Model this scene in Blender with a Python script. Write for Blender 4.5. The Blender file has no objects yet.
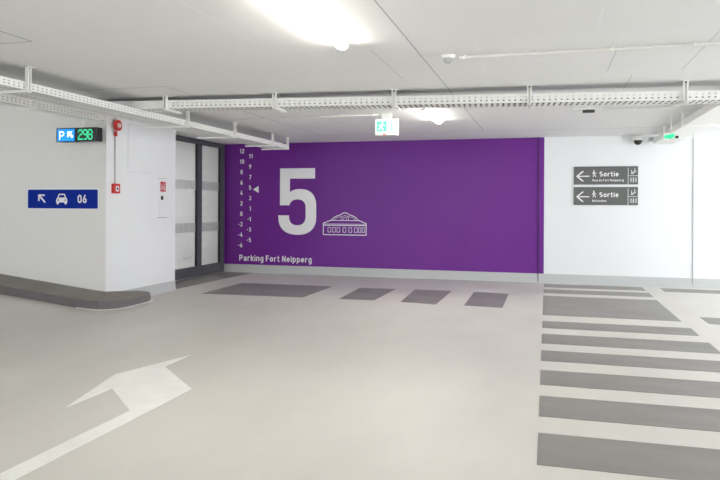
import bpy, math, random
from mathutils import Vector, Matrix
random.seed(4)
S = bpy.context.scene
C = S.collection
H = 2.97            # ceiling height
YW = 14.15          # back wall
XB, YB = -6.5, 8.81 # corner of the projecting wall block
XD = -7.275          # door plane
YR = 10.79          # rear end of the block

# ---------------------------------------------------------------- materials
def mat(name, col, rough=.5, metal=0, emit=None, es=0, noise=None, bump=0, spec=.5, coat=0):
    m = bpy.data.materials.new(name); m.use_nodes = True
    nt = m.node_tree; b = nt.nodes['Principled BSDF']
    b.inputs['Base Color'].default_value = (*col, 1)
    b.inputs['Roughness'].default_value = rough
    b.inputs['Metallic'].default_value = metal
    b.inputs['Specular IOR Level'].default_value = spec
    b.inputs['Coat Weight'].default_value = coat
    b.inputs['Coat Roughness'].default_value = .25
    if emit:
        b.inputs['Emission Color'].default_value = (*emit, 1)
        b.inputs['Emission Strength'].default_value = es
    tc = nt.nodes.new('ShaderNodeTexCoord')
    if noise:
        sc, amt, stretch = noise
        mp = nt.nodes.new('ShaderNodeMapping'); mp.inputs['Scale'].default_value = stretch
        nt.links.new(tc.outputs['Object'], mp.inputs[0])
        n1 = nt.nodes.new('ShaderNodeTexNoise'); n1.inputs['Scale'].default_value = sc
        n1.inputs['Detail'].default_value = 6; n1.inputs['Roughness'].default_value = .6
        nt.links.new(mp.outputs[0], n1.inputs['Vector'])
        r = nt.nodes.new('ShaderNodeValToRGB')
        r.color_ramp.elements[0].position = .3; r.color_ramp.elements[1].position = .7
        r.color_ramp.elements[0].color = (*[c*(1-amt) for c in col], 1)
        r.color_ramp.elements[1].color = (*[min(1, c*(1+amt)) for c in col], 1)
        nt.links.new(n1.outputs['Fac'], r.inputs[0]); nt.links.new(r.outputs[0], b.inputs['Base Color'])
    if bump:
        n2 = nt.nodes.new('ShaderNodeTexNoise'); n2.inputs['Scale'].default_value = 90
        nt.links.new(tc.outputs['Object'], n2.inputs['Vector'])
        bp = nt.nodes.new('ShaderNodeBump'); bp.inputs['Strength'].default_value = bump
        bp.inputs['Distance'].default_value = .004
        nt.links.new(n2.outputs['Fac'], bp.inputs['Height']); nt.links.new(bp.outputs[0], b.inputs['Normal'])
    return m

M = {}
M['floor'] = mat('floor_coating', (.65, .627, .582), .45, noise=(.9, .07, (1, .5, 1)), bump=.25, spec=.45)
M['floor_line'] = mat('floor_coating_joint', (.36, .345, .31), .5)
M['grey_paint'] = mat('grey_floor_paint', (.25, .235, .218), .45, noise=(1.6, .13, (.6, 1.6, 1)), bump=.25)
M['white_paint'] = mat('white_floor_paint', (.90, .90, .86), .5, noise=(4, .05, (1, 1, 1)), bump=.2)
M['ceiling'] = mat('ceiling_concrete', (.82, .82, .815), .8, noise=(.5, .03, (1, 1, 1)))
M['wall'] = mat('white_wall_paint', (.83, .84, .85), .7, noise=(.8, .012, (1, 1, 1)))
M['wall_light_cast'] = mat('white_wall_beige_light', (.80, .785, .755), .7, noise=(.8, .015, (1, 1, 1)))  # white wall with the beige cast of its light put into the colour
M['base'] = mat('baseboard_coating', (.52, .535, .53), .5)
M['purple'] = mat('purple_paint', (.152, .015, .262), .42, noise=(.7, .05, (1, 1, 1)), spec=.34)
M['purple_dark'] = mat('purple_joint', (.045, .008, .09), .6)
M['joint_dark'] = mat('slab_joint', (.38, .41, .46), .8)
M['joint_mid'] = mat('formwork_line', (.56, .58, .60), .8)
M['joint_light'] = mat('formwork_ridge', (.90, .90, .90), .8)
M['joint_wall'] = mat('wall_joint', (.58, .60, .62), .7)
M['decal'] = mat('white_lettering', (.90, .89, .90), .5)
M['galv'] = mat('painted_tray_metal', (.86, .86, .83), .45, metal=0)
M['galv2'] = mat('bracket_metal', (.87, .87, .84), .4, metal=0)
M['cable'] = mat('dark_cable_sheath', (.17, .17, .175), .5)
M['dark'] = mat('dark_opening', (.06, .06, .065), .6)
M['frame'] = mat('dark_grey_aluminium', (.10, .103, .112), .45, metal=.1)
M['seal'] = mat('black_seal', (.012, .012, .012), .6)
M['steel'] = mat('threshold_steel', (.6, .6, .6), .35, metal=.8)
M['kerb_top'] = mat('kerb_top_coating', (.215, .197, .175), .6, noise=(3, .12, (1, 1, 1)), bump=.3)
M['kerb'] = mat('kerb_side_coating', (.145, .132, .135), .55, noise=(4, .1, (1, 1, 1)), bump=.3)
M['blue'] = mat('sign_blue', (.001, .022, .30), .45, spec=.12)
M['signwhite'] = mat('sign_white', (.82, .84, .88), .4)
M['signgrey'] = mat('sign_grey', (.125, .13, .122), .45)
M['black'] = mat('black_plastic', (.012, .013, .015), .35)
M['red'] = mat('red_plastic', (.62, .02, .015), .35)
M['redsticker'] = mat('red_sticker', (.55, .012, .02), .4)
M['plastic'] = mat('white_plastic', (.82, .82, .80), .4)
M['greyplastic'] = mat('grey_plastic', (.42, .43, .44), .4)
M['conduit'] = mat('grey_conduit', (.50, .50, .48), .5)
M['whiteconduit'] = mat('white_conduit', (.80, .80, .77), .5)
M['led_blue'] = mat('blue_light_panel', (.0, .02, .08), .4, emit=(.002, .13, .42), es=1)
M['led_white'] = mat('white_light_marks', (.8, .8, .8), .4, emit=(.85, .95, 1), es=.38)
M['led_green'] = mat('green_led_digits', (0, .1, .05), .4, emit=(.02, .36, .16), es=.9)
M['led_red'] = mat('red_led', (.3, .02, .01), .4, emit=(.5, .02, .01), es=.6)
M['exit_green'] = mat('lit_green_panel', (.02, .2, .12), .4, emit=(.06, .32, .22), es=1)
M['exit_white'] = mat('lit_white_panel', (.6, .6, .6), .4, emit=(.9, 1, .95), es=.25)
M['exit_pale'] = mat('lit_pale_green_panel', (.2, .5, .4), .4, emit=(.2, .4, .3), es=.7)
M['lamp'] = mat('lamp_diffuser', (.9, .9, .9), .4, emit=(1, .96, .88), es=21)
M['lobby_fill'] = mat('lobby_fill_diffuser', (.9, .9, .9), .4, emit=(1, .96, .92), es=7)
M['clear'] = mat('clear_lens', (.75, .7, .62), .2)

def glass_mat(name, tint, gl):
    m = bpy.data.materials.new(name); m.use_nodes = True; nt = m.node_tree; nt.nodes.clear()
    o = nt.nodes.new('ShaderNodeOutputMaterial'); t = nt.nodes.new('ShaderNodeBsdfTransparent')
    t.inputs[0].default_value = (*tint, 1); g = nt.nodes.new('ShaderNodeBsdfGlossy'); g.inputs['Roughness'].default_value = .03
    f = nt.nodes.new('ShaderNodeLayerWeight'); f.inputs[0].default_value = .5
    pw = nt.nodes.new('ShaderNodeMath'); pw.operation = 'POWER'; pw.inputs[1].default_value = 4; nt.links.new(f.outputs['Facing'], pw.inputs[0])
    ml = nt.nodes.new('ShaderNodeMath'); ml.operation = 'MULTIPLY_ADD'; ml.inputs[1].default_value = .6; ml.inputs[2].default_value = .03; nt.links.new(pw.outputs[0], ml.inputs[0])
    x = nt.nodes.new('ShaderNodeMixShader'); nt.links.new(ml.outputs[0], x.inputs[0])
    nt.links.new(t.outputs[0], x.inputs[1]); nt.links.new(g.outputs[0], x.inputs[2]); nt.links.new(x.outputs[0], o.inputs[0])
    return m
M['glass'] = glass_mat('door_glass', (.92, .93, .93), .1)
M['frost'] = mat('frosted_film', (.30, .305, .31), .6)
M['frost_text'] = mat('pale_film', (.75, .75, .76), .6)

# ---------------------------------------------------------------- mesh helpers
class MB:
    def __init__(s): s.v = []; s.f = []; s.mi = []; s.sm = False
    def face(s, pts, mi=0):
        n = len(s.v); s.v += [tuple(p) for p in pts]; s.f.append(tuple(range(n, n+len(pts)))); s.mi.append(mi); return s
    def box(s, a, b, mi=0):
        (x0, y0, z0), (x1, y1, z1) = a, b; n = len(s.v)
        s.v += [(x0,y0,z0),(x1,y0,z0),(x1,y1,z0),(x0,y1,z0),(x0,y0,z1),(x1,y0,z1),(x1,y1,z1),(x0,y1,z1)]
        for q in [(0,3,2,1),(4,5,6,7),(0,1,5,4),(1,2,6,5),(2,3,7,6),(3,0,4,7)]:
            s.f.append(tuple(n+i for i in q)); s.mi.append(mi)
        return s
    def prism(s, pts, d, mi=0, mi_side=None):       # pts: planar 3D polygon, d: extrusion vector
        n = len(s.v); k = len(pts); d = Vector(d)
        s.v += [tuple(p) for p in pts] + [tuple(Vector(p)+d) for p in pts]
        s.f.append(tuple(n+i for i in range(k))); s.mi.append(mi)
        s.f.append(tuple(n+k+i for i in reversed(range(k)))); s.mi.append(mi)
        for i in range(k):
            j = (i+1) % k; s.f.append((n+i, n+k+i, n+k+j, n+j)); s.mi.append(mi if mi_side is None else mi_side)
        return s
    def cyl(s, a, b, r, r2=None, seg=14, mi=0, caps=True):
        a, b = Vector(a), Vector(b); r2 = r if r2 is None else r2
        z = (b-a).normalized(); x = z.orthogonal().normalized(); y = z.cross(x); n = len(s.v)
        for p, rr in ((a, r), (b, r2)):
            for i in range(seg):
                t = 2*math.pi*i/seg; s.v.append(tuple(p + x*rr*math.cos(t) + y*rr*math.sin(t)))
        for i in range(seg):
            j = (i+1) % seg; s.f.append((n+i, n+j, n+seg+j, n+seg+i)); s.mi.append(mi)
        if caps:
            s.f.append(tuple(n+i for i in reversed(range(seg)))); s.mi.append(mi)
            s.f.append(tuple(n+seg+i for i in range(seg))); s.mi.append(mi)
        return s
    def dome(s, c, axis, r, depth, seg=20, rings=6, mi=0):     # half ellipsoid bulging along axis
        c = Vector(c); z = Vector(axis).normalized(); x = z.orthogonal().normalized(); y = z.cross(x); n = len(s.v)
        for k in range(rings):
            a = math.pi/2*k/rings
            for i in range(seg):
                t = 2*math.pi*i/seg; s.v.append(tuple(c + (x*math.cos(t)+y*math.sin(t))*r*math.cos(a) + z*depth*math.sin(a)))
        s.v.append(tuple(c+z*depth)); top = len(s.v)-1
        for k in range(rings-1):
            for i in range(seg):
                j = (i+1) % seg; s.f.append((n+k*seg+i, n+k*seg+j, n+(k+1)*seg+j, n+(k+1)*seg+i)); s.mi.append(mi)
        for i in range(seg):
            s.f.append((n+(rings-1)*seg+i, n+(rings-1)*seg+(i+1) % seg, top)); s.mi.append(mi)
        s.f.append(tuple(n+i for i in reversed(range(seg)))); s.mi.append(mi)
        s.sm = True
        return s
    def build(s, name, mats, parent=None, bevel=0, fix=True):
        me = bpy.data.meshes.new(name)
        org = parent_world(parent)
        me.from_pydata([tuple(Vector(p)-org) for p in s.v], [], s.f)
        if not isinstance(mats, (list, tuple)): mats = [mats]
        for m in mats: me.materials.append(M[m])
        for p, i in zip(me.polygons, s.mi): p.material_index = i
        me.update()
        if fix:
            import bmesh
            bm = bmesh.new(); bm.from_mesh(me); bmesh.ops.recalc_face_normals(bm, faces=bm.faces); bm.to_mesh(me); bm.free()
        if s.sm:
            for p in me.polygons: p.use_smooth = len(p.vertices) < 5
        o = bpy.data.objects.new(name, me); C.objects.link(o)
        if parent: o.parent = parent
        if bevel:
            b = o.modifiers.new('bevel', 'BEVEL'); b.width = bevel; b.segments = 2; b.limit_method = 'ANGLE'
        return o

def parent_world(p):
    w = Vector((0, 0, 0))
    while p is not None: w += p.location; p = p.parent
    return w

def thing(name, label, cat, loc, group=None, kind=None):
    o = bpy.data.objects.new(name, None); C.objects.link(o); o.location = loc; o.empty_display_size = .1
    if kind: o['kind'] = kind
    else: tag(o, label, cat, group)
    return o
def tag(o, label, cat, group=None):
    o['label'] = label; o['category'] = cat
    if group: o['group'] = group
    return o
def struct(o): o['kind'] = 'structure'; return o

class Plane:            # flat lettering and icons: u to the right, v up, n out of the surface
    def __init__(s, o, u, v=(0, 0, 1), n=None):
        s.o, s.u, s.v = Vector(o), Vector(u), Vector(v); s.n = Vector(n) if n else s.u.cross(s.v)
    def p(s, a, b, h=0): return s.o + s.u*a + s.v*b + s.n*h
def flat(mb, pl, pts, h0=0, h1=.002, mi=0): mb.prism([pl.p(a, b, h0) for a, b in pts], pl.n*(h1-h0), mi)
def stroke(mb, pl, pts, w, closed=False, h0=0, h1=.002, mi=0, cap=True):
    q = list(pts) + ([pts[0]] if closed else [])
    for (a, b), (c, d) in zip(q, q[1:]):
        L = math.hypot(c-a, d-b)
        if L < 1e-6: continue
        tx, ty = (c-a)/L*w/2, (d-b)/L*w/2; e = .5 if cap else 0
        flat(mb, pl, [(a-tx*e+ty, b-ty*e-tx), (c+tx*e+ty, d+ty*e-tx), (c+tx*e-ty, d+ty*e+tx), (a-tx*e-ty, b-ty*e+tx)], h0, h1, mi)
def disc(mb, pl, c, r, h0=0, h1=.002, mi=0, seg=20):
    flat(mb, pl, [(c[0]+r*math.cos(2*math.pi*i/seg), c[1]+r*math.sin(2*math.pi*i/seg)) for i in range(seg)], h0, h1, mi)
def arc(cx, cy, rx, ry, a0, a1, n=10, e=1.0):
    out = []
    for i in range(n+1):
        t = math.radians(a0+(a1-a0)*i/n); c, s_ = math.cos(t), math.sin(t)
        out.append((cx+rx*math.copysign(abs(c)**e, c), cy+ry*math.copysign(abs(s_)**e, s_)))
    return out

def ribbon(mb, pl, pts, w, closed, h0, h1, mi=0):
    """one continuous mitred stroke"""
    q = [Vector(p) for p in pts]
    q = [p for i, p in enumerate(q) if i == 0 or (p-q[i-1]).length > 1e-5]
    if closed and (q[0]-q[-1]).length < 1e-5: q.pop()
    n = len(q); L, Rr = [], []
    for i, p in enumerate(q):
        a = q[i-1] if (i > 0 or closed) else None; b = q[(i+1) % n] if (i < n-1 or closed) else None
        d1 = (p-a).normalized() if a is not None else (b-p).normalized(); d2 = (b-p).normalized() if b is not None else d1
        n1, n2 = Vector((-d1.y, d1.x)), Vector((-d2.y, d2.x)); m = n1+n2
        m = m.normalized() if m.length > .1 else n1
        k = min(1.9, 1/max(.3, m.dot(n1)))*w/2
        L.append(p+m*k); Rr.append(p-m*k)
    idx = list(range(n)) + ([0] if closed else [])
    base = len(mb.v)
    for h in (h0, h1):
        for side_ in (L, Rr):
            mb.v += [tuple(pl.p(p.x, p.y, h)) for p in side_]
    g_ = lambda h, s_, i: base + h*2*n + s_*n + i
    for i, j in zip(idx, idx[1:]):
        for f_ in ((g_(1,0,i), g_(1,1,i), g_(1,1,j), g_(1,0,j)), (g_(0,0,i), g_(0,0,j), g_(0,1,j), g_(0,1,i)),
                   (g_(0,0,i), g_(1,0,i), g_(1,0,j), g_(0,0,j)), (g_(0,1,i), g_(0,1,j), g_(1,1,j), g_(1,1,i))):
            mb.f.append(f_); mb.mi.append(mi)
    if not closed:
        for i in (0, n-1): mb.f.append((g_(0,0,i), g_(0,1,i), g_(1,1,i), g_(1,0,i))); mb.mi.append(mi)
o_ = lambda cx, cy, rx, ry, n=18: (arc(cx, cy, rx, ry, 0, 360, n)[:-1], True)
l_ = lambda *p: (list(p), False)
BOWL = arc(.26, .37, .18, .29, 0, 360, 18)[:-1]
GL = {'0': (.56, [(arc(.28, .64, .2, .28, 0, 180, 9)+arc(.28, .36, .2, .28, 180, 360, 9), True)]),
 '1': (.40, [l_((.04, .72), (.26, .90), (.26, 0))]),
 '2': (.56, [(arc(.28, .68, .2, .24, 170, -35, 9)+[(.08, .08), (.52, .08)], False)]),
 '3': (.56, [(arc(.27, .71, .18, .21, 150, -90, 9), False), (arc(.27, .29, .21, .21, 90, -150, 10), False)]),
 '4': (.58, [l_((.34, 1), (.10, .3), (.56, .3)), l_((.40, .55), (.40, 0))]),
 '5': (.56, [(([(.47, .92), (.13, .92), (.11, .52)]+arc(.27, .34, .21, .26, 125, -150, 10)), False)]),
 '6': (.56, [o_(.28, .30, .2, .22), l_((.36, 1), (.11, .42))]), '7': (.54, [l_((.06, .92), (.48, .92), (.22, 0))]),
 '8': (.56, [o_(.28, .70, .17, .22), o_(.28, .29, .2, .21)]), '9': (.56, [o_(.28, .70, .2, .22), l_((.20, 0), (.45, .58))]),
 '-': (.36, [l_((.03, .45), (.31, .45))]), ' ': (.12, []),
 'P': (.56, [([(.08, 0), (.08, .92), (.30, .92)]+arc(.30, .69, .2, .23, 85, -85, 8)+[(.30, .46), (.10, .46)], False)]),
 'F': (.50, [l_((.08, 0), (.08, .92), (.48, .92)), l_((.08, .5), (.42, .5))]),
 'N': (.58, [l_((.08, 0), (.08, 1)), l_((.08, .95), (.5, .05)), l_((.5, 0), (.5, 1))]),
 'S': (.56, [(arc(.28, .71, .2, .21, 35, 270, 10)+arc(.28, .29, .2, .21, 80, -145, 10), False)]),
 'R': (.56, [([(.08, 0), (.08, .92), (.30, .92)]+arc(.30, .69, .2, .23, 85, -85, 8)+[(.30, .46), (.10, .46)], False), l_((.28, .46), (.50, 0))]),
 'a': (.52, [([(.44, 0), (.44, .45)]+arc(.27, .45, .17, .21, 0, 150, 8), False), o_(.26, .24, .18, .16)]),
 'r': (.38, [l_((.08, 0), (.08, .74)), (arc(.28, .42, .2, .24, 180, 70, 6), False)]),
 'k': (.48, [l_((.08, 0), (.08, 1)), l_((.44, .74), (.1, .32)), l_((.2, .44), (.46, 0))]),
 'i': (.16, [l_((.08, 0), (.08, .74)), l_((.08, .86), (.08, 1))]),
 'n': (.52, [l_((.08, 0), (.08, .74)), (arc(.26, .46, .18, .2, 180, 0, 9)+[(.44, 0)], False)]),
 'g': (.52, [(BOWL, True), ([(.44, .74), (.44, -.04)]+arc(.26, -.04, .18, .17, -5, -145, 7), False)]),
 'o': (.54, [o_(.27, .37, .19, .29)]),
 't': (.38, [([(.16, .98), (.16, .2)]+arc(.28, .2, .12, .12, 185, 265, 4)+[(.36, .08)], False), l_((.0, .66), (.36, .66))]),
 'e': (.52, [([(.10, .36), (.445, .36)]+arc(.265, .37, .185, .29, 5, 315, 14), False)]),
 'p': (.52, [l_((.08, .74), (.08, -.25)), (BOWL, True)]), 'd': (.52, [(BOWL, True), l_((.44, 0), (.44, 1))]),
 'u': (.52, [([(.08, .74), (.08, .28)]+arc(.26, .28, .18, .2, 180, 360, 9)+[(.44, .74)], False), l_((.44, .28), (.44, 0))]),
 's': (.46, [(arc(.24, .53, .16, .13, 35, 270, 8)+arc(.24, .21, .16, .14, 85, -145, 8), False)])}
def text(name, body, pl, u0, u1, v0, v1, m, parent, bold=.17, h=.002, gap=.13):
    """sign lettering drawn as even strokes, fitted to u0..u1 wide, v0 (baseline) .. v1 (capital height)"""
    tot = sum(GL[c][0] for c in body) + gap*(len(body)-1); k = (u1-u0)/tot; kv = v1-v0
    mb = MB(); x = 0
    class Pl: pass
    for c in body:
        w_, strokes = GL[c]
        for pts, cl in strokes:
            ribbon(mb, pl, [(u0+(x+px_)*k, v0+py_*kv) for px_, py_ in pts], bold*(k+kv)/2, cl, 0, h)
        x += w_+gap
    return mb.build(name, m, parent)

# ---------------------------------------------------------------- camera
F, TH, HY, RO = 668.51, .27253, 205.83, .0052
cam = bpy.data.cameras.new('camera'); co = bpy.data.objects.new('camera', cam); C.objects.link(co)
cam.sensor_width = 36; cam.lens = F/720*36; cam.shift_y = -(240-HY)/720; cam.clip_start = .05
right = Vector((math.cos(TH), math.sin(TH), 0)); fwd = Vector((-math.sin(TH), math.cos(TH), 0)); up = Vector((0, 0, 1))
r2 = right*math.cos(RO) + up*math.sin(RO); u2 = up*math.cos(RO) - right*math.sin(RO)
R_ = Matrix((r2, u2, -fwd)).transposed().to_4x4()
co.matrix_world = Matrix.Translation((0, 0, 1.55)) @ R_
S.camera = co
def ray(px, py):                 # direction of a photographed point, used to measure real positions on real surfaces
    return r2*((px-360)/F) + u2*(-(py-HY)/F) + fwd
def on_z(px, py, z=0):
    r = ray(px, py); t = (z-1.55)/r.z; return Vector((r.x*t, r.y*t, z))

# ---------------------------------------------------------------- the shell
XL, XR, YN = -14.0, 7.5, -8.0
def ramp(x):
    t = -6.35 - x
    return 0 if t <= 0 else (.11*t*t/.8 if t < .4 else .11*(t-.2))
def ramp_top(x): return H + max(0, .12*(-6.5-x))
mb = MB()
xs = [XL, -12, -10, -9, -8, -7.5, -7.2, -7.0, -6.9, -6.8, -6.7, -6.6, -6.5, -6.4, -6.35, XR]
for a, b in zip(xs, xs[1:]):
    mb.face([(a, YN, ramp(a)), (b, YN, ramp(b)), (b, YB, ramp(b)), (a, YB, ramp(a))])
mb.face([(XB, YB, 0), (XR, YB, 0), (XR, YW, 0), (XB, YW, 0)])
mb.face([(-10.2, YR, 0), (XB, YR, 0), (XB, YW, 0), (-10.2, YW, 0)])
mb.box((XL, YN, -.35), (XR, YW, -.2))
a, b = on_z(-30, 337.5, .0008), on_z(57, 317, .0008); d_ = (b-a).normalized(); n_ = Vector((-d_.y, d_.x, 0))*.012
mb.face([a-n_, b-n_, b+n_, a+n_], 1)
struct(mb.build('floor', ['floor', 'floor_line'], fix=False))

mb = MB()
zc = H
mb.face([(XB, YN, zc), (XB, YB, zc), (XR, YB, zc), (XR, YN, zc)])
mb.face([(XL, YN, ramp_top(XL)), (XL, YB, ramp_top(XL)), (XB, YB, zc), (XB, YN, zc)])
mb.face([(-10.2, YB, zc), (-10.2, YW, zc), (XR, YW, zc), (XR, YB, zc)])
mb.box((XL, YN, 4.1), (XR, YW, 4.3))
zj = H-.0015
def strip(a, b, w, mi, z=zj):
    a, b = Vector((a[0], a[1], z)), Vector((b[0], b[1], z)); d = (b-a).normalized(); n = Vector((-d.y, d.x, 0))*w/2
    mb.face([a-n, a+n, b+n, b-n], mi)
strip((-1.15, YN), (-1.15, 12.8), .010, 1)
strip((-7.2, 12.8), (7.4, 12.8), .022, 1)
strip((-4.41, 7.08), (-4.41, 12.8), .012, 1); strip((-6.45, 7.08), (-4.41, 7.08), .014, 1)
strip((-4.33, YN), (-4.33, 4.84), .016, 1); strip((-6.45, 4.84), (-4.33, 4.84), .014, 1)
for x, a, b, m_ in [(-4.37, 5.44, 7.0, 2), (-2.95, 5.6, 7.28, 2), (-2.46, 4.1, 5.5, 2), (.38, 5.0, 5.6, 2), (1.33, 5.85, 7.5, 3), (.875, 7.7, 8.6, 3),
                    (.6, 5.8, 6.2, 2), (.6, 6.3, 7.4, 3), (-.6, 5.7, 6.2, 2), (-.62, 6.5, 7.2, 2), (-2.1, 6.4, 7.2, 2), (-.2, 8.6, 9.9, 2), (-2.0, 8.6, 9.9, 3), (-1.55, 5.9, 7.3, 3), (-3.7, 3.5, 5.2, 2)]:
    strip((x, a), (x, b), .009, m_)
struct(mb.build('ceiling', ['ceiling', 'joint_dark', 'joint_light', 'joint_mid'], fix=False))

mb = MB().box((-10.2, YW, 0), (XR, YW+.2, 4.1)); struct(mb.build('wall_back', 'wall'))
# the block on the left with the ramp beyond it: front face towards the lane, side face towards the crossing
mb = MB()
mb.box((XL, YB, 0), (XB, YR, 4.1))
mb.mi[2] = 1  # front face only: tinted as the light falls on it
struct(mb.build('wall_left', ['wall', 'wall_light_cast']))
mb = MB().box((XL-.2, YN, 0), (XL, YB+.2, 4.1)); struct(mb.build('wall_ramp_end', 'wall'))
mb = MB().box((XR, YN, 0), (XR+.2, 1.5, 4.1)); struct(mb.build('wall_right_light_block', 'wall'))  # unseen wall added to keep side daylight off the near floor
mb = MB().box((-1.5, YN-.2, 0), (XR, YN, 4.1)); struct(mb.build('wall_behind_light_block', 'wall'))  # unseen wall, width chosen for the daylight it lets past
mb = MB().box((-10.4, YR, 0), (-10.2, YW, H)); struct(mb.build('wall_lobby', 'wall'))
mb = MB().box((XR-.01, YN, H-.02), (XR+.2, YW+.2, 4.1)); struct(mb.build('wall_right_lintel', 'wall'))
# coated baseboards
mb = MB().prism([(XD+.042, YW, 0), (XD+.042, YW-.022, 0), (XD+.042, YW-.008, .185), (XD+.042, YW, .185)], (6.9-XD, 0, 0))
struct(mb.build('baseboard_back', 'base'))
mb = MB().prism([(XB, 9.3, 0), (XB+.022, 9.3, 0), (XB+.008, 9.3, .178), (XB, 9.3, .178)], (0, YR-9.3, 0))
mb.prism([(XB, YR, 0), (XB, YR+.02, 0), (XB, YR+.008, .178), (XB, YR, .178)], (-.6, 0, 0))
struct(mb.build('baseboard_left', 'base'))
# vertical wall joints
mb = MB().box((-.174, YW-.0245, .02), (-.160, YW-.001, H-.002)); struct(mb.build('trim_1', 'purple_dark'))
mb = MB().box((2.714, YW-.0245, .02), (2.726, YW-.001, H-.002)); struct(mb.build('trim_2', 'joint_wall'))

# ---------------------------------------------------------------- kerb
mb = MB()
path = [(x, 8.41) for x in (-13.9, -12, -10, -9, -8, -7.5, -7.1, -6.9, -6.7, -6.5, -6.35)] + arc(-6.45, 8.76, .36, .35, -84, 0, 9, .8) + [(-6.09, 9.0)] + arc(-6.45, 9.2, .36, .44, 5, 80, 9, .85) + [(-6.49, 9.65)]
rows = []
for i, (x, y) in enumerate(path):
    zf = ramp(x)
    if i <= 10: inn = (x if x < XB else XB+.005, YB-.002) ; hb = .215
    else:
        t = (i-10)/(len(path)-11); inn = (XB+.005, YB + t*.85); hb = .215 - .085*t
    ix, iy = inn; dx, dy = ix-x, iy-y; L = math.hypot(dx, dy) or 1; dx /= L; dy /= L
    e = min(.025, L*.4)
    ht = .15 - (.02*max(0, (i-10))/(len(path)-11))
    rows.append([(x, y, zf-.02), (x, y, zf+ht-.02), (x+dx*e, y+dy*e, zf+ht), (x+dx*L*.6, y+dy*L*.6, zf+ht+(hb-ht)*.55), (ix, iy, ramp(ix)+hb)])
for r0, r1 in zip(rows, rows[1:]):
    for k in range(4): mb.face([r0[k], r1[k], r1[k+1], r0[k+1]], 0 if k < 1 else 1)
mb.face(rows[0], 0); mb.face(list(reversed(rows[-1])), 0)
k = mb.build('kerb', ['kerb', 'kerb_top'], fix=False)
mb = MB()
for (a, b), (c, d) in zip(path[8:], path[9:]):
    def off(x, y): 
        v = Vector((x+6.45, y-8.98)); v = v.normalized()*.055 if x > -6.5 else Vector((0, -.035))
        return (x+v.x, y+v.y, ramp(x)+.002)
    mb.face([(a, b, ramp(a)+.012), (c, d, ramp(c)+.012), off(c, d), off(a, b)])
mb.build('sealant_bead', 'white_paint', k)
tag(k, 'dark grey raised kerb with rounded end at foot of left wall', 'kerb')
for p in k.data.polygons: p.use_smooth = False

# ---------------------------------------------------------------- floor markings
def marking(pts, name, label, cat, m='grey_paint', group=None):
    w = [on_z(a, b) for a, b in pts]
    c = sum(w, Vector())/len(w); c.z = 0
    t = MB().prism([Vector((p.x, p.y, .0005))-c for p in w], (0, 0, .0025)).build(name, m)
    t.location = c; return tag(t, label, cat, group)
XS = -.05
G1 = 'grey bars of the pedestrian crossing on the right'
def bar(y0, y1, xr0, xr1, label):
    ya, yb = max(y0, y1), min(y0, y1)
    c = Vector((XS, yb, 0))
    t = MB().prism([Vector(p)-c for p in [(XS, ya, .0005), (XS, yb, .0005), (xr1, yb, .0005), (xr0, ya, .0005)]], (0, 0, .0025)).build('crossing_stripe', 'grey_paint')
    t.location = c; tag(t, label, 'floor marking', G1)
def Yp(x, y): return on_z(x, y).y
def Xp(x, y): return on_z(x, y).x
bar(Yp(544.2, 284.0), Yp(544.2, 287.2), Xp(642.2, 287.5), Xp(645.7, 290.7), 'thin grey crossing stripe closest to the back wall')
bar(Yp(544.2, 289.2), Yp(544.2, 293.0), Xp(648.5, 292.8), Xp(652.6, 296.5), 'thin grey crossing stripe second from the back wall')
bar(Yp(544, 295.8), Yp(543, 315.0), Xp(655.8, 299.6), Xp(682, 322), 'broad grey block of the crossing with slanted right end, deepest of all its bars')
bar(Yp(543, 321.0), Yp(543, 327.9), Xp(689.7, 327.4), Xp(699, 335.7), 'grey crossing stripe just in front of the broad grey block')
bar(Yp(543, 333.9), Yp(543, 343.5), Xp(708, 342), Xp(722, 354), 'grey crossing stripe, fifth from the back wall, its slanted end at the right frame edge')
for a, b, t in [((542, 350.4), (542, 360.9), 'grey crossing stripe, fourth one from the front'),
                ((541, 370), (541, 384.8), 'grey crossing stripe, third one from the front'),
                ((539.7, 395.8), (539.3, 416.4), 'grey crossing stripe, second one from the front'),
                ((538.3, 433), (538.3, 465), 'grey crossing stripe nearest the camera, the widest looking one')]:
    bar(Yp(*a), Yp(*b), 3.6, 3.6, t)
G2 = 'grey markings right of the diagonal white path'
marking([(659.6, 288.2), (664.4, 291.7), (760, 295.5), (760, 292.3)], 'crossing_stripe', 'thin grey floor stripe right of the diagonal path, by the back wall', 'floor marking', group=G2)
marking([(699.8, 317.3), (709, 323.8), (760, 327.5), (760, 320.5)], 'crossing_stripe', 'small grey floor stripe at the right edge beyond the diagonal path', 'floor marking', group=G2)
G3 = 'grey patches of the path towards the door'
marking([(176.5, 281.9), (224, 271.2), (254, 272.5), (175.3, 289.2), (170, 290), (170, 283.2)], 'floor_patch', 'dark grey wedge of floor paint along the glass door threshold', 'floor marking', group=G3)
marking([(242.5, 283), (332.5, 286.5), (302.5, 297.5), (200.8, 293.7)], 'floor_patch', 'largest grey slanted floor patch, left one below the purple wall lettering', 'floor marking', group=G3)
marking([(360, 288), (396, 289), (374, 300.5), (339, 299)], 'floor_patch', 'grey slanted floor patch, second from left before the purple wall', 'floor marking', group=G3)
marking([(415, 289.5), (451.5, 291), (436, 304.5), (400.5, 302)], 'floor_patch', 'grey slanted floor patch, third from left before the purple wall', 'floor marking', group=G3)
marking([(474, 292), (508.5, 294), (502.5, 308), (464, 305.5)], 'floor_patch', 'rightmost grey floor patch before the purple wall, next to the crossing stripes', 'floor marking', group=G3)
# arrow: the head and the shaft are one painted shape
marking([(-60, 503), (129.8, 410.9), (112.3, 388.7), (65.6, 407.7), (115.2, 374.4), (191, 355.2), (164.8, 366.8), (191.6, 389), (-30, 503)],
        'floor_arrow', 'large white direction arrow painted on the beige floor', 'floor arrow', 'white_paint')

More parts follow.
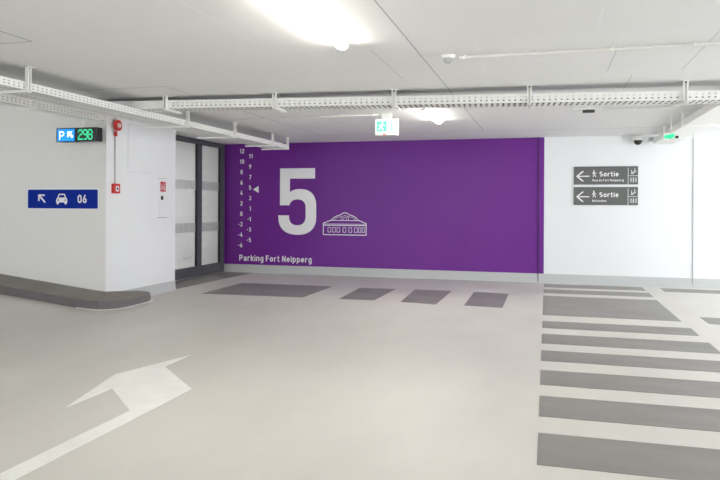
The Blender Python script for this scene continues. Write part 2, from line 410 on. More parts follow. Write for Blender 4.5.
# ---------------------------------------------------------------- purple wall graphic
x0, x1 = XD+.0, -.055
g = thing('wall_graphic', 'purple painted wall panel with white number 5 and level numbers', 'wall graphic', (x0, YW-.006, 0))
MB().box((XD+.045, YW-.006, .186), (x1, YW-.001, H-.004)).build('purple_panel', 'purple', g)
P = Plane((0, YW-.006, 0), (1, 0, 0), (0, 0, 1), (0, -1, 0))
def z5(x, y): return (-5.88+(x-197)/141*.91, 2.39-(y-108)/244*1.50)
o5 = [(203,108),(333,108),(333,146),(240,146),(240,196),(248,190),(262,185),(276,184)]
o5 += [(x, y) for x, y in arc(276, 246, 62, 62, -90, 0, 10, .85)][1:]
o5 += [(x, y) for x, y in arc(268, 286, 70, 66, 0, 90, 10, .85)]
o5 += [(x, y) for x, y in arc(268, 286, 71, 66, 90, 180, 10, .85)][1:] + [(197, 281), (237, 281)]
o5 += [(x, y) for x, y in arc(268, 284, 31, 33, 180, 90, 8, .85)][1:] + [(x, y) for x, y in arc(268, 284, 31, 33, 90, 0, 8, .85)][1:]
o5 += [(x, y) for x, y in arc(268, 253, 31, 31, 0, -90, 8, .85)] + [(255, 224), (246, 230), (240, 238), (238, 244), (203, 244)]
mb = MB(); pts = [z5(*q) for q in o5]
flat(mb, P, pts, 0, .002)
o = mb.build('large_numeral', 'decal', g); o['label'] = 'large white number 5'
c1 = ['12', '10', '8', '6', '4', '2', '0', '-2', '-4', '-6']; c2 = ['11', '9', '7', '5', '3', '1', '-1', '-3', '-5']
def num(s, cx, zc):
    w = {'1': .045}
    ds = s.replace('-', ''); wid = sum(.042 if c == '1' else .058 for c in ds) + .010*(len(ds)-1)
    u1 = cx + (.065 if len(ds) == 2 else .03)
    u0 = u1 - wid - (.045 if '-' in s else 0)
    text('level_number', s, P, u0, u1, zc-.05, zc+.05, 'decal', g)
for i, s in enumerate(c1): num(s, -6.80, 2.80-i*.2412)
for i, s in enumerate(c2): num(s, -6.585, 2.68-i*.2412)
mb = MB(); flat(mb, P, [(-6.51, 1.915), (-6.37, 1.995), (-6.37, 1.835)]); mb.build('level_pointer', 'decal', g)
text('lettering', 'Parking Fort Neipperg', P, -6.845, -5.07, .268, .405, 'decal', g)
mb = MB()
k = .99/388
def q(x, y): return (-4.80+(x-212)*k, .905+(400-y)*k)
W = .017
def ln(pts, closed=False, w=W): stroke(mb, P, [q(*p) for p in pts], w, closed)
ln([(212, 400), (600, 400), (600, 300), (212, 300)][:3] + [(525, 270)] + [(505, 248), (475, 232), (445, 225), (430, 212), (410, 208), (388, 212), (375, 225), (340, 234), (308, 250), (290, 270), (212, 300)], True)
ln([(212, 317), (600, 317)], w=.02); ln([(212, 306), (600, 306)], w=.009)
ln([(285, 275), (530, 275)], w=.015)
ln([(375, 272), (378, 250), (390, 238), (410, 232), (428, 238), (440, 250), (442, 272)], w=.010)
ln([(392, 272), (394, 256), (410, 248), (424, 256), (426, 272)], w=.008)
ln([(310, 272), (335, 250), (375, 240)], w=.009); ln([(505, 272), (482, 250), (442, 240)], w=.009)
for cx in (268, 310, 350, 405, 458, 508, 543, 574):
    w_ = 13 if cx < 530 else 10
    ln([(cx-w_, 336), (cx+w_, 336), (cx+w_, 377), (cx-w_, 377)], True, w=.010)
o = mb.build('building_pictogram', 'decal', g); o['label'] = 'white line drawing of a domed round building'

# ---------------------------------------------------------------- glass door
d = thing('door_1', None, None, (XD, 11.0, 0), kind='structure')
fx0, fx1 = XD-.04, XD+.04
mb = MB()
mb.box((fx0, 14.031, 0), (fx1, YW-.003, H-.003))                 # right post
mb.box((fx0, YR+.003, 0), (fx1, 11.0, H-.003))
mb.box((fx0, 11.0, 2.93), (fx1, 14.03, H-.003))
mb.box((XD-.02, 11.0, 2.905), (XD+.02, 14.03, 2.93))
mb.build('door_frame', 'frame', d)
MB().box((XD-.06, YR+.003, 0), (XD+.075, 14.03, .012)).build('threshold', 'steel', d)
def leaf(y0, y1, st=.07, sr=.09, name='door_leaf'):
    l = MB().box((XD-.025, y0, .02), (XD+.03, y0+st, 2.9)).box((XD-.025, y1-sr, .02), (XD+.03, y1, 2.9)) \
        .box((XD-.025, y0+st, .02), (XD+.03, y1-sr, .23)).box((XD-.025, y0+st, 2.86), (XD+.03, y1-sr, 2.9)).build(name, 'frame', d)
    MB().box((XD-.006, y0+st+.001, .231), (XD+.006, y1-sr-.001, 2.859)).build('glass_pane', 'glass', l)
    s = MB()
    s.box((XD-.012, y0+st, .23), (XD+.034, y0+st+.012, 2.86)).box((XD-.012, y1-sr-.012, .23), (XD+.034, y1-sr, 2.86))
    s.build('seal', 'seal', l)
    for zb_, zt_ in ((1.88, 2.07), (.97, 1.165)):
        b = MB(); y = y0+st+.02
        while y < y1-sr-.03:
            b.box((XD+.0062, y, zb_), (XD+.0075, y+.024, zt_)); y += .05
        b.build('marking_band', 'frost', l)
    return l
l1 = leaf(11.0, 11.86); l2 = leaf(11.862, 12.97, .07, .06); l3 = leaf(12.972, 14.03, .12, .075)
mb = MB()
PD = Plane((XD+.007, 0, 0), (0, 1, 0), (0, 0, 1), (1, 0, 0))
text('pane_lettering', 'Parking', PD, 12.30, 12.78, .40, .50, 'frost_text', l2)
# header grille
MB().box((XD+.041, 11.0, 2.90), (XD+.06, 14.03, 2.955)).build('header_panel', 'frame', d)
# lobby behind the glass
lf = thing('ceiling_light', 'unseen light added to brighten the lobby behind the glass door', 'ceiling light', (-9.2, 12.2, H))  # lamp added out of view to brighten the lobby
MB().box((-9.5, 11.7, H-.05), (-8.9, 12.9, H-.001)).build('housing', 'plastic', lf)
MB().box((-9.46, 11.74, H-.058), (-8.94, 12.86, H-.0505)).build('diffuser', 'lobby_fill', lf)

# ---------------------------------------------------------------- cable trays
def frame_of(a, b):
    a, b = Vector((*a, 0)), Vector((*b, 0)); L = (b-a).length; u = (b-a)/L; return a, u, Vector((-u.y, u.x, 0)), L
def tray(label, a, b, width, side, z0, hgt=.1, name='cable_tray', plain=0, step=.066, dz=0):
    """a..b = line of the near rail, side = +1/-1 towards which the tray extends"""
    A, u, n, L = frame_of(a, b); n = n*side; u = (u + Vector((0, 0, dz))).normalized()
    root = thing(name, label, 'cable tray', (A.x, A.y, z0), 'perforated white cable trays under the ceiling')
    up_ = Vector((0, 0, 1)); base = Vector((A.x, A.y, z0))
    def rail(off, nm):
        mb = MB(); o = base + n*off
        zs = [hgt*q_ for q_ in (0, .22, .36, .60, .74, 1)]
        s = 0.0
        cols = []
        while s < L:
            e = min(L, s+step*.66); cols.append((s, e, False)); s = e
            if s < L: e = min(L, s+step*.34); cols.append((s, e, s > plain)); s = e
        for i in range(5):
            hole = i in (1, 3)
            if not hole: 
                mb.face([o+up_*zs[i], o+u*L+up_*zs[i], o+u*L+up_*zs[i+1], o+up_*zs[i+1]]); continue
            for s0, s1, h in cols:
                if h: continue
                mb.face([o+u*s0+up_*zs[i], o+u*s1+up_*zs[i], o+u*s1+up_*zs[i+1], o+u*s0+up_*zs[i+1]])
        lip = n*(.012 if off == 0 else -.012)
        mb.face([o+up_*hgt, o+u*L+up_*hgt, o+u*L+up_*hgt+lip, o+up_*hgt+lip])
        ob = mb.build(nm, 'galv', root, fix=False)
        sd = ob.modifiers.new('sheet', 'SOLIDIFY'); sd.thickness = .002; sd.offset = 0
    rail(0, 'side_rail'); rail(width, 'side_rail')
    mb = MB(); e = .03; ws = [.002, e, width*.47, width*.53, width-e, width-.002]
    s = 0.0
    while s < L-1e-6:
        s1 = min(L, s+step*.62); s2 = min(L, s+step)
        mb.face([base+n*ws[0]+u*s, base+n*ws[-1]+u*s, base+n*ws[-1]+u*s1, base+n*ws[0]+u*s1])
        if s2 > s1 and plain > 50:
            mb.face([base+n*ws[0]+u*s1, base+n*ws[-1]+u*s1, base+n*ws[-1]+u*s2, base+n*ws[0]+u*s2])
        elif s2 > s1:
            for i in (0, 2, 4):
                mb.face([base+n*ws[i]+u*s1, base+n*ws[i+1]+u*s1, base+n*ws[i+1]+u*s2, base+n*ws[i]+u*s2])
        s = s2
    ob = mb.build('perforated_base', 'galv', root, fix=False)
    sd = ob.modifiers.new('sheet', 'SOLIDIFY'); sd.thickness = .002; sd.offset = 0
    return root
ZT = 2.765
mainA, mainB = (-5.95, 7.665), (6.6, 8.60)
DZ = -.009
def zmain(x): return 2.827 + DZ*(x-mainA[0])
tray('long white perforated cable tray crossing the whole ceiling left to right', mainA, mainB, .34, 1, zmain(mainA[0]), plain=1.2, dz=DZ)
tray('white perforated cable tray running from upper left towards the purple wall', (-5.2, .5), (-5.2, 12.95), .46, 1, 2.735, .078)
tray('outer left cable tray under the rising ramp ceiling', (-6.2, 2.0), (-6.2, 8.35), .2, 1, 2.765, .085)
tray('right hand cable tray running towards the camera dome on the back wall', (1.98, 8.75), (1.98, 14.0), .4, -1, 2.78, .1, plain=99)

def cables(a, u, n, L, z0, offs, label, dz=0):  # cables put in so the tray holes and slots look dark
    A = Vector((*a, z0)); uu = Vector((u[0], u[1], dz)).normalized(); nn = Vector((n[0], n[1], 0))
    t = thing('added_cable_bundle', label, 'cables', A, 'cable bundles added to darken the tray holes')
    for o_, h_, r_ in offs:
        p = A+nn*o_+Vector((0, 0, h_)); MB().cyl(p, p+uu*L, r_, seg=8).build('cable', 'cable', t)
u_ = (Vector((*mainB, 0))-Vector((*mainA, 0))).normalized()
OF = [(.03, .018, .015), (.032, .05, .015), (.075, .022, .019), (.12, .02, .017), (.175, .022, .019), (.235, .02, .017), (.29, .022, .019)]
cables((mainA[0]+.05*u_.x, mainA[1]+.05*u_.y), (u_.x, u_.y), (-u_.y, u_.x), 12.4, zmain(mainA[0])+.001, OF, 'dark cables added to darken the holes of the long cable tray across the ceiling', DZ)
OF2 = [(.03, .018, .015), (.032, .048, .013), (.09, .022, .019), (.15, .02, .017), (.22, .022, .019), (.29, .02, .017), (.36, .022, .019), (.42, .02, .017)]
cables((-5.2, .6), (0, 1), (-1, 0), 12.2, 2.7365, OF2, 'dark cables added to darken the holes of the left cable tray above the wall block')
cables((-6.2, 2.1), (0, 1), (-1, 0), 6.15, 2.7665, OF[:2]+OF[2:4], 'cables added to darken the holes of the outer left cable tray')

# ceiling brackets carrying the trays
def bracket(x, y, dirv, arm, zb, label, grp):
    """C-profile upright from the ceiling plus arm along dirv; opening of the upright faces away from the arm"""
    r = thing('tray_bracket', label, 'bracket', (x, y, H), grp)
    d_ = Vector((*dirv, 0)); s_ = Vector((-d_.y, d_.x, 0)); w, t, dep = .05, .006, .04
    def obx(mb, a0, a1, b0, b1, z0, z1):
        p0 = Vector((x, y, 0))
        mb.prism([p0+d_*a0+s_*b0+Vector((0, 0, z0)), p0+d_*a1+s_*b0+Vector((0, 0, z0)), p0+d_*a1+s_*b1+Vector((0, 0, z0)), p0+d_*a0+s_*b1+Vector((0, 0, z0))], (0, 0, z1-z0))
    mb = MB()
    obx(mb, -t, 0, -w/2, w/2, zb-.027, H-.008)
    obx(mb, -dep, -t, -w/2, -w/2+t, zb-.027, H-.008); obx(mb, -dep, -t, w/2-t, w/2, zb-.027, H-.008)
    obx(mb, -dep, -dep+t, -w/2+t, -w/2+t+.008, zb-.027, H-.008); obx(mb, -dep, -dep+t, w/2-t-.008, w/2-t, zb-.027, H-.008)
    mb.build('upright', 'galv2', r)
    mb = MB()
    obx(mb, 0.0005, arm, -w/2, w/2, zb-t-.001, zb-.001)
    obx(mb, 0.0005, arm, -w/2, -w/2+t, zb-.024, zb-t-.001); obx(mb, 0.0005, arm, w/2-t, w/2, zb-.024, zb-t-.001)
    mb.build('arm', 'galv2', r)
    mb = MB(); obx(mb, -.06, .05, -.045, .045, H-.0078, H-.001); 
    mb.build('mounting_plate', 'galv2', r)
    mb = MB(); mb.cyl(Vector((x, y, H-.022))-d_*.02, Vector((x, y, H-.008))-d_*.02, .012, seg=8); mb.build('bolt', 'dark', r)
um = (Vector((*mainB, 0))-Vector((*mainA, 0))).normalized(); nm = Vector((-um.y, um.x, 0))
where = ['leftmost bracket of the long tray, above the corner of the white wall block', 'bracket of the long tray above the large number 5',
         'bracket of the long tray just above the green exit sign', 'bracket of the long tray above the purple wall near its right end',
         'rightmost bracket of the long tray beside the tray junction']
for x, lb in zip((-4.81, -3.32, -1.80, -.205, 1.49), where):
    t = (x-mainA[0])/um.x; p = Vector((*mainA, 0))+um*t - nm*.003
    bracket(p.x, p.y, (nm.x, nm.y), .40, zmain(x)-.002, 'white C-shaped '+lb, 'brackets of the long ceiling tray')
for y, lb in [(5.74, 'nearest bracket of the left tray, at the left frame edge'), (8.93, 'bracket of the left tray above the extinguisher sticker'),
              (10.5, 'bracket of the left tray above the glass door'), (12.15, 'bracket of the left tray above the level numbers, second last'),
              (12.93, 'last bracket at the very end of the left tray')]:
    bracket(-5.197, y, (-1, 0), .70 if y < 12 else .56, 2.7335, 'white C-shaped '+lb, 'brackets of the left ceiling tray')
for y, lb in [(10.94, 'bracket of the right tray nearer the long tray'), (12.63, 'bracket of the right tray above the small green light')]:
    bracket(1.977, y, (1, 0), .5, 2.78, 'white '+lb, 'brackets of the right ceiling tray')
bracket(-6.197, 6.97, (-1, 0), .25, 2.765, 'white bracket of the outer left tray', 'brackets of the outer left tray')

# ---------------------------------------------------------------- ceiling lights
def lamp(y0, y1, label):
    x = -1.72
    r = thing('ceiling_light', label, 'ceiling light', (x, (y0+y1)/2, H), 'long ceiling lights in one row')
    MB().box((x-.04, y0, H-.02), (x+.04, y1, H-.001)).build('housing', 'plastic', r, bevel=.004)
    mb = MB(); 
    prof = [(x+.052*math.cos(a), H-.021-.042*math.sin(a)) for a in [math.pi*i/10 for i in range(11)]]
    mb.prism([(px_, y0+.012, pz) for px_, pz in prof], (0, y1-y0-.024, 0)); mb.build('diffuser', 'lamp', r)
    mb = MB()
    mb.prism([(px_, y0, pz) for px_, pz in prof], (0, .011, 0)); mb.build('end_cap', 'plastic', r)
    mb = MB()
    mb.prism([(px_, y1-.011, pz) for px_, pz in prof], (0, .011, 0)); mb.build('end_cap', 'plastic', r)
lamp(4.05, 5.57, 'bright tubular ceiling light nearest the camera at the top of the frame')
lamp(9.45, 10.97, 'bright ceiling light behind the long tray, right of the exit sign')

# ---------------------------------------------------------------- conduits and ceiling devices
def conduit(name, label, pts, r, m, clips=(), grp=None):
    t = thing(name, label, 'conduit', pts[0], grp)
    mb = MB()
    for a, b in zip(pts, pts[1:]): mb.cyl(a, b, r, seg=10)
    mb.sm = True; mb.build('pipe', m, t)
    for c in clips:
        c = Vector(c); MB().box(c-Vector((.012, r+.008, r+.004)), c+Vector((.012, r+.008, r+.006))).build('clip', m, t)
    return t
zc_ = H-.022
conduit('ceiling_conduit', 'white conduit on the ceiling from the round detector to the right edge', [(-.80, 6.30, zc_), (6.5, 6.30, zc_)], .014, 'whiteconduit',
        [(-.09, 6.30, zc_), (.55, 6.30, zc_), (1.22, 6.30, zc_), (-.74, 6.30, zc_)])
conduit('ceiling_conduit', 'thin conduit on the ceiling behind the long tray, feeding the exit sign', [(-4.9, 9.95, zc_), (-2.50, 9.95, zc_)], .012, 'whiteconduit', [(-2.6, 9.95, zc_), (-3.5, 9.95, zc_)])
conduit('ceiling_conduit', 'thin conduit on the ceiling behind the long tray on its right half', [(.75, 10.1, zc_), (6, 10.1, zc_)], .012, 'whiteconduit', [(1.2, 10.1, zc_), (2.2, 10.1, zc_)])
r = thing('motion_detector', 'round white ceiling detector at the end of the conduit', 'detector', (-.90, 6.28, H))
MB().cyl((-.90, 6.28, H-.03), (-.90, 6.28, H-.001), .055, .07, seg=24).build('base', 'plastic', r)
MB().dome((-.90, 6.28, H-.0305), (0, 0, -1), .05, .045).build('lens', 'greyplastic', r)
r = thing('ceiling_sensor', 'small ceiling device with dark slot behind the long tray', 'sensor', (.56, 10.1, H))
MB().box((.38, 10.05, H-.03), (.74, 10.15, H-.001)).build('housing', 'plastic', r, bevel=.004)
MB().box((.49, 10.06, H-.068), (.65, 10.14, H-.031)).build('slot_lens', 'dark', r)

# emergency exit sign (hanging box)
ex = thing('exit_sign', 'white box with lit green emergency exit pictogram under the ceiling', 'exit sign', (-2.375, 10.0, H))
MB().box((-2.56, 9.99, 2.635), (-2.20, 10.06, 2.89)).build('housing', 'plastic', ex, bevel=.004)
PE = Plane((-2.56, 9.99, 2.635), (1, 0, 0), (0, 0, 1), (0, -1, 0))
mb = MB(); flat(mb, PE, [(.012, .03), (.348, .03), (.348, .243), (.012, .243)], 0, .0015); mb.build('lit_face', 'exit_white', ex)
mb = MB(); flat(mb, PE, [(.03, .06), (.185, .06), (.185, .215), (.03, .215)], .0015, .003); 
mb.build('green_panel', 'exit_green', ex)
mb = MB(); disc(mb, PE, (.122, .192), .014, .003, .0045)
for pts in ([(.115, .172), (.098, .128)], [(.098, .128), (.130, .105), (.125, .075)], [(.098, .128), (.080, .098), (.055, .095)], [(.112, .165), (.140, .150), (.155, .160)], [(.110, .168), (.080, .160), (.070, .135)]):
    stroke(mb, PE, pts, .016, h0=.003, h1=.0045)
mb.build('running_figure', 'exit_white', ex)
mb = MB(); stroke(mb, PE, [(.265, .205), (.265, .08)], .03, h0=.0015, h1=.003); stroke(mb, PE, [(.225, .12), (.265, .075), (.305, .12)], .022, h0=.0015, h1=.003)
mb.build('arrow', 'exit_pale', ex)
MB().box((-2.43, 9.985, 2.642), (-2.39, 9.9895, 2.658)).build('status_light', 'led_red', ex)
MB().box((-2.46, 10.01, 2.8905), (-2.30, 10.04, H-.001)).build('mount', 'plastic', ex)

# small green lit sign near the right tray
gs = thing('green_sign', 'small glowing green sign hanging beside the right cable tray', 'sign', (1.80, 11.0, H))
MB().box((1.70, 10.99, 2.58), (1.915, 11.03, 2.68)).build('housing', 'plastic', gs)
PG = Plane((1.70, 10.99, 2.58), (1, 0, 0), (0, 0, 1), (0, -1, 0))
mb = MB(); flat(mb, PG, [(.01, .02), (.10, .005), (.15, .04), (.15, .09), (.01, .06)], 0, .002); mb.build('lit_face', 'led_green', gs)
mb = MB(); flat(mb, PG, [(.16, .015), (.205, .015), (.205, .05), (.16, .05)], 0, .01); mb.build('sensor', 'black', gs)
MB().cyl((1.81, 11.01, 2.6805), (1.81, 11.01, H-.001), .008, seg=8).build('hanger', 'galv2', gs)

# dome camera on the back wall
def dome_cam(x, y, z, label, sc=1):
    r = thing('dome_camera', label, 'security camera', (x, y, z))
    MB().box((x-.05*sc, y, z-.045*sc), (x+.05*sc, y+.07*sc, z+.06*sc)).build('mount', 'plastic', r, bevel=.005)
    MB().cyl((x, y-.07*sc, z+.0*sc), (x, y-.07*sc, z+.065*sc), .09*sc, .085*sc, seg=24).build('housing', 'plastic', r)
    mb = MB().dome((x, y-.07*sc, z-.0005), (0, 0, -1), .065*sc, .075*sc); mb.build('dome', 'black', r)
dome_cam(1.70, YW-.084, 2.85, 'white security camera with dark dome high on the white wall', 1.18)
_dc = on_z(210.5, 146, H-.06)
r = thing('dome_camera', 'dark dome camera on the lobby ceiling behind the glass door', 'security camera', (_dc.x, _dc.y, H))
MB().cyl((_dc.x, _dc.y, H-.03), (_dc.x, _dc.y, H-.001), .07, seg=20).build('housing', 'plastic', r)
MB().dome((_dc.x, _dc.y, H-.031), (0, 0, -1), .06, .06).build('dome', 'black', r)
r = thing('junction_box', 'small white box on the wall beside the dome camera', 'junction box', (1.98, YW, 2.88))
MB().box((1.93, YW-.06, 2.83), (2.03, YW-.001, 2.92)).build('box_body', 'plastic', r, bevel=.006)
MB().box((1.94, YW-.066, 2.84), (2.02, YW-.061, 2.91)).build('lid', 'greyplastic', r)

# ---------------------------------------------------------------- exit direction signs
def sortie(z0, sub, u1, label):
    X0, X1, hh = .52, 1.725, .36
    r = thing('direction_sign', label, 'sign', (X0, YW-.02, z0), 'two grey Sortie signs')
    MB().box((X0, YW-.022, z0), (X1, YW-.001, z0+hh)).build('sign_board', 'signgrey', r, bevel=.003)
    PS = Plane((X0, YW-.022, z0), (1, 0, 0), (0, 0, 1), (0, -1, 0)); k = (X1-X0)/638
    f = lambda x, y: ((x-42)*k, (248-y)*k)
    mb = MB(); stroke(mb, PS, [f(76, 160), f(200, 160)], .022, cap=False); stroke(mb, PS, [f(135, 108), f(74, 160), f(135, 212)], .026)
    mb.build('arrow', 'decal', r)
    mb = MB(); disc(mb, PS, f(245, 102), .014)
    stroke(mb, PS, [f(246, 114), f(246, 138)], .024); stroke(mb, PS, [f(246, 138), f(238, 165)], .014); stroke(mb, PS, [f(248, 138), f(257, 150), f(264, 166)], .014)
    stroke(mb, PS, [f(246, 116), f(234, 126), f(232, 136)], .011); stroke(mb, PS, [f(248, 116), f(262, 126), f(268, 134)], .011)
    mb.build('walking_figure', 'decal', r)
    a, b = f(300, 163), f(490, 112); text('lettering', 'Sortie', PS, a[0], b[0], a[1], b[1], 'decal', r)
    a, b = f(230, 214), f(u1, 192); text('lettering', sub, PS, a[0], b[0], a[1], b[1], 'decal', r)
    mb = MB(); stroke(mb, PS, [f(583, 72), f(583, 248)], .008, cap=False); stroke(mb, PS, [f(587, 157), f(680, 157)], .008, cap=False)
    mb.build('divider_line', 'decal', r)
    mb = MB(); stroke(mb, PS, [f(612, 130), f(625, 130), f(648, 112), f(660, 112)], .011); 
    stroke(mb, PS, [f(612, 138), f(628, 138), f(650, 120)], .008)
    disc(mb, PS, f(648, 82), .008); stroke(mb, PS, [f(648, 92), f(650, 108)], .013); disc(mb, PS, f(618, 100), .008); stroke(mb, PS, [f(618, 108), f(619, 124)], .013)
    mb.build('escalator_icon', 'decal', r)
    mb = MB()
    for x in (605, 616, 654, 665): stroke(mb, PS, [f(x, 178), f(x, 222)], .007)
    disc(mb, PS, f(635, 176), .008); stroke(mb, PS, [f(635, 186), f(635, 208)], .018); stroke(mb, PS, [f(632, 206), f(630, 226)], .007); stroke(mb, PS, [f(638, 206), f(640, 226)], .007)
    mb.build('lift_icon', 'decal', r)
sortie(2.0, 'Rue du Fort Neipperg', 540, 'upper dark grey Sortie sign with left arrow, reading Rue du Fort Neipperg')
sortie(1.59, 'Rotondes', 370, 'lower dark grey Sortie sign with left arrow, reading Rotondes')

# ---------------------------------------------------------------- blue parking level sign
YF = YB
r = thing('level_sign', 'blue sign with arrow, white car and 06 on left wall', 'sign', (-7.3, YF, 1.63))
X0, X1, Z0, Z1 = -7.925, -6.635, 1.485, 1.78
def rrect(u0, v0, u1, v1, rr, n=5):
    return arc(u1-rr, v1-rr, rr, rr, 0, 90, n)+arc(u0+rr, v1-rr, rr, rr, 90, 180, n)+arc(u0+rr, v0+rr, rr, rr, 180, 270, n)+arc(u1-rr, v0+rr, rr, rr, 270, 360, n)
PB = Plane((X0, YF-.002, Z0), (1, 0, 0), (0, 0, 1), (0, -1, 0)); w, h_ = X1-X0, Z1-Z0
mb = MB(); flat(mb, PB, rrect(-.015, -.015, w+.015, h_+.015, .03), 0, .014); mb.build('white_border', 'signwhite', r)
mb = MB(); flat(mb, PB, rrect(0, 0, w, h_, .02), .0141, .018); mb.build('blue_face', 'blue', r)
sx = w/69.2; f = lambda x, y: ((x-28.3)*sx, (208-y)*h_/18)
mb = MB(); H0, H1 = .018, .020
ribbon(mb, PB, [f(39.6, 201), f(39.6, 195.4), f(45.4, 195.4)], .026, False, H0, H1); ribbon(mb, PB, [f(39.6, 195.4), f(46, 202.4)], .028, False, H0, H1)
mb.build('arrow', 'decal', r)
mb = MB()
flat(mb, PB, [f(57, 199.3), f(58.3, 197.6), f(66.7, 197.6), f(68, 199.3), f(68, 202.3), f(57, 202.3)], H0, H1)
stroke(mb, PB, [f(58.6, 198), f(60, 194.6), f(65, 194.6), f(66.4, 198)], .02, h0=H0, h1=H1)
flat(mb, PB, [f(57.6, 202.2), f(59.6, 202.2), f(59.6, 204), f(57.6, 204)], H0, H1); flat(mb, PB, [f(65.4, 202.2), f(67.4, 202.2), f(67.4, 204), f(65.4, 204)], H0, H1)
mb.build('car_pictogram', 'decal', r)
for cx in (59.1, 65.9):
    mb = MB(); disc(mb, PB, f(cx, 200), .012, H1, H1+.001); mb.build('headlight_mark', 'blue', r)
a, b = f(78.2, 202.7), f(87, 195); text('lettering', '06', Plane(PB.p(0, 0, H0), PB.u, PB.v, PB.n), a[0], b[0], a[1], b[1], 'decal', r)

# ---------------------------------------------------------------- hanging LED counter
YS = 8.45
def sx_(px_, py_): 
    q_ = ray(px_, py_); t = YS/q_.y; return q_.x*t, 1.55+q_.z*t
ax, az = sx_(56.3, 128.3); bx, bz = sx_(96.5, 141)
r = thing('parking_counter', 'hanging black display with blue P arrow and green 298', 'display', ((ax+bx)/2, YS, az))
MB().box((ax, YS, bz), (bx, YS+.14, az)).build('housing', 'black', r, bevel=.004)
PL = Plane((ax, YS, bz), (1, 0, 0), (0, 0, 1), (0, -1, 0)); w, h_ = bx-ax, az-bz
f = lambda x, y: ((x-75)/(583-75)*w*1.02, (250-y)/(250-95)*h_)
mb = MB(); flat(mb, PL, [f(90, 243), f(302, 243), f(302, 108), f(90, 108)], 0, .002); mb.build('blue_panel', 'led_blue', r)
mb = MB(); h0, h1 = .002, .0035
stroke(mb, PL, [f(120, 225), f(120, 138), f(150, 138)], .016, h0=h0, h1=h1); stroke(mb, PL, [f(*p) for p in [(150, 138), (166, 144), (170, 160), (166, 176), (150, 183), (122, 183)]], .016, h0=h0, h1=h1)
mb.build('parking_letter', 'led_white', r)
mb = MB(); flat(mb, PL, [f(215, 135), f(280, 135), f(262, 158), f(292, 192), f(272, 212), f(240, 180), f(215, 205)], h0, h1); mb.build('arrow', 'led_white', r)
dm = {'2': ['01110', '10001', '00001', '00110', '01000', '10000', '11111'], '9': ['01110', '10001', '10001', '01111', '00001', '00001', '01110'], '8': ['01110', '10001', '10001', '01110', '10001', '10001', '01110']}
mb = MB()
for i, ch in enumerate('298'):
    x0_ = 352 + i*60
    for rr_, row in enumerate(dm[ch]):
        for cc, bit in enumerate(row):
            if bit == '1':
                a = f(x0_+cc*11.5, 225-(6-rr_)*17 + 0)
                disc(mb, PL, a, .0115, 0, .002, seg=8)
mb.build('digits', 'led_green', r)
MB().box((ax+(bx-ax)*.60-.012, YS+.05, az+.0005), (ax+(bx-ax)*.60+.012, YS+.075, H-.001+.05)).build('hanger', 'galv2', r)

# ---------------------------------------------------------------- fire alarm kit on the side face (normal +X)
def side(y, z): return Vector((XB, y, z))
r = thing('alarm_sounder', 'round red alarm sounder high on the white wall block', 'alarm', (XB, 9.0, 2.78))
MB().cyl((XB+.001, 9.0, 2.78), (XB+.045, 9.0, 2.78), .05, seg=20).build('base', 'clear', r)
mb = MB().cyl((XB+.0455, 9.0, 2.78), (XB+.085, 9.0, 2.78), .085, seg=24); mb.build('sounder_body', 'red', r)
mb = MB().dome((XB+.0855, 9.0, 2.78), (1, 0, 0), .04, .04); mb.build('horn', 'clear', r)
MB().box((XB+.001, 8.975, 2.86), (XB+.05, 9.025, 2.945)).build('mount', 'clear', r, bevel=.004)
MB().cyl((XB+.03, 9.0, 2.615), (XB+.03, 9.0, 2.69), .028, .022, seg=14).build('cable_gland', 'redsticker', r)
conduit('wall_conduit', 'thin vertical grey conduit between red sounder and red call point', [(XB+.012, 9.01, 1.885), (XB+.012, 9.01, 2.61)], .010, 'conduit')
r = thing('fire_call_point', 'square red manual fire call point on the wall block', 'call point', (XB, 9.06, 1.80))
MB().box((XB+.001, 8.935, 1.725), (XB+.05, 9.095, 1.875)).build('box_body', 'red', r, bevel=.006)
PC = Plane((XB+.05, 8.935, 1.725), (0, 1, 0), (0, 0, 1), (1, 0, 0))
mb = MB(); flat(mb, PC, [(.045, .03), (.125, .03), (.125, .115), (.045, .115)], 0, .002); mb.build('glass_plate', 'signwhite', r)
mb = MB(); disc(mb, PC, (.085, .072), .018, .002, .004); mb.build('push_spot', 'black', r)
MB().box((XB+.003, 8.99, 1.8755), (XB+.04, 9.03, 1.884)).build('cable_gland', 'conduit', r)
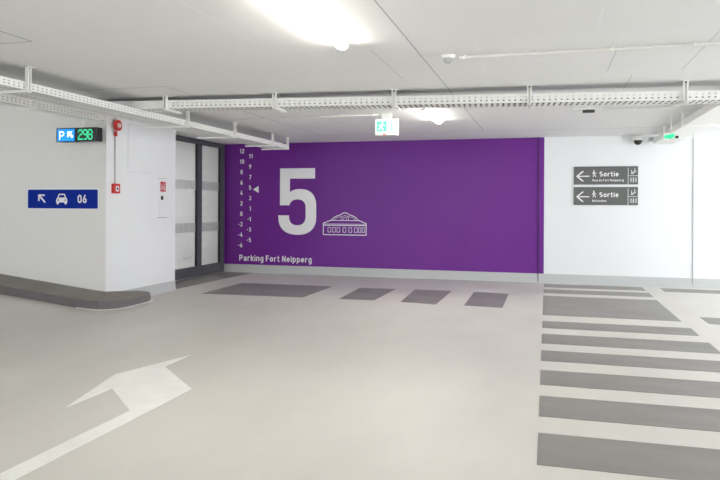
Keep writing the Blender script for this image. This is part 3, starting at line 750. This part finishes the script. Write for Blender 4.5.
# flush access panel
r = thing('access_panel', 'large white flush access panel on the wall block', 'access panel', (XB, 9.7, 2.09))
y0, y1, z0, z1 = 9.36, 10.06, 2.09, 2.85
MB().box((XB+.001, y0, z0), (XB+.006, y1, z1)).build('panel_door', 'wall', r)
mb = MB()
for a, b in [((y0-.005, z0-.005), (y1+.005, z0)), ((y0-.005, z1), (y1+.005, z1+.005)), ((y0-.005, z0), (y0, z1)), ((y1, z0), (y1+.005, z1))]:
    mb.box((XB+.0005, a[0], a[1]), (XB+.003, b[0], b[1]))
mb.build('edge_gap', 'joint_wall', r)
# hydrant cabinet
r = thing('hydrant_cabinet', 'narrow white wall cabinet with red extinguisher sticker and black handle', 'cabinet', (XB, 10.36, 1.33))
MB().box((XB, 10.23, 1.335), (XB+.012, 10.49, 2.005)).build('cabinet_door', 'wall', r, bevel=.002)
MB().box((XB, 10.225, 2.0055), (XB+.016, 10.495, 2.013)).build('edge_strip', 'greyplastic', r); MB().box((XB, 10.225, 1.322), (XB+.016, 10.495, 1.3345)).build('edge_strip', 'greyplastic', r)
PH = Plane((XB+.012, 10.285, 1.78), (0, 1, 0), (0, 0, 1), (1, 0, 0))
mb = MB(); flat(mb, PH, [(0, 0), (.165, 0), (.165, .175), (0, .175)], 0, .0015); mb.build('sticker', 'redsticker', r)
mb = MB(); stroke(mb, PH, [(.05, .04), (.05, .10)], .028, h0=.0015, h1=.0025); stroke(mb, PH, [(.05, .115), (.03, .135)], .012, h0=.0015, h1=.0025); stroke(mb, PH, [(.11, .02), (.11, .155)], .018, h0=.0015, h1=.0025)
stroke(mb, PH, [(.14, .03), (.14, .08)], .012, h0=.0015, h1=.0025); mb.build('sticker_pictogram', 'signwhite', r)
MB().box((XB+.0125, 10.295, 1.635), (XB+.035, 10.35, 1.705)).build('handle', 'black', r, bevel=.012)
MB().box((XB+.0125, 10.245, 1.35), (XB+.017, 10.475, 1.52)).build('lower_flap', 'wall', r)

# ---------------------------------------------------------------- daylight
w_ = bpy.data.worlds.new('world'); S.world = w_; w_.use_nodes = True
bg = w_.node_tree.nodes['Background']; bg.inputs[0].default_value = (.91, .955, 1.0, 1); bg.inputs[1].default_value = 1.9
S.view_settings.view_transform = 'Standard'; S.view_settings.look = 'None'
S.view_settings.exposure = 1.6; S.view_settings.gamma = 1.0; S.view_settings.use_curve_mapping = False
S.cycles.max_bounces = 12; S.cycles.diffuse_bounces = 8; S.cycles.use_denoising = True
S.cycles.sample_clamp_indirect = 10
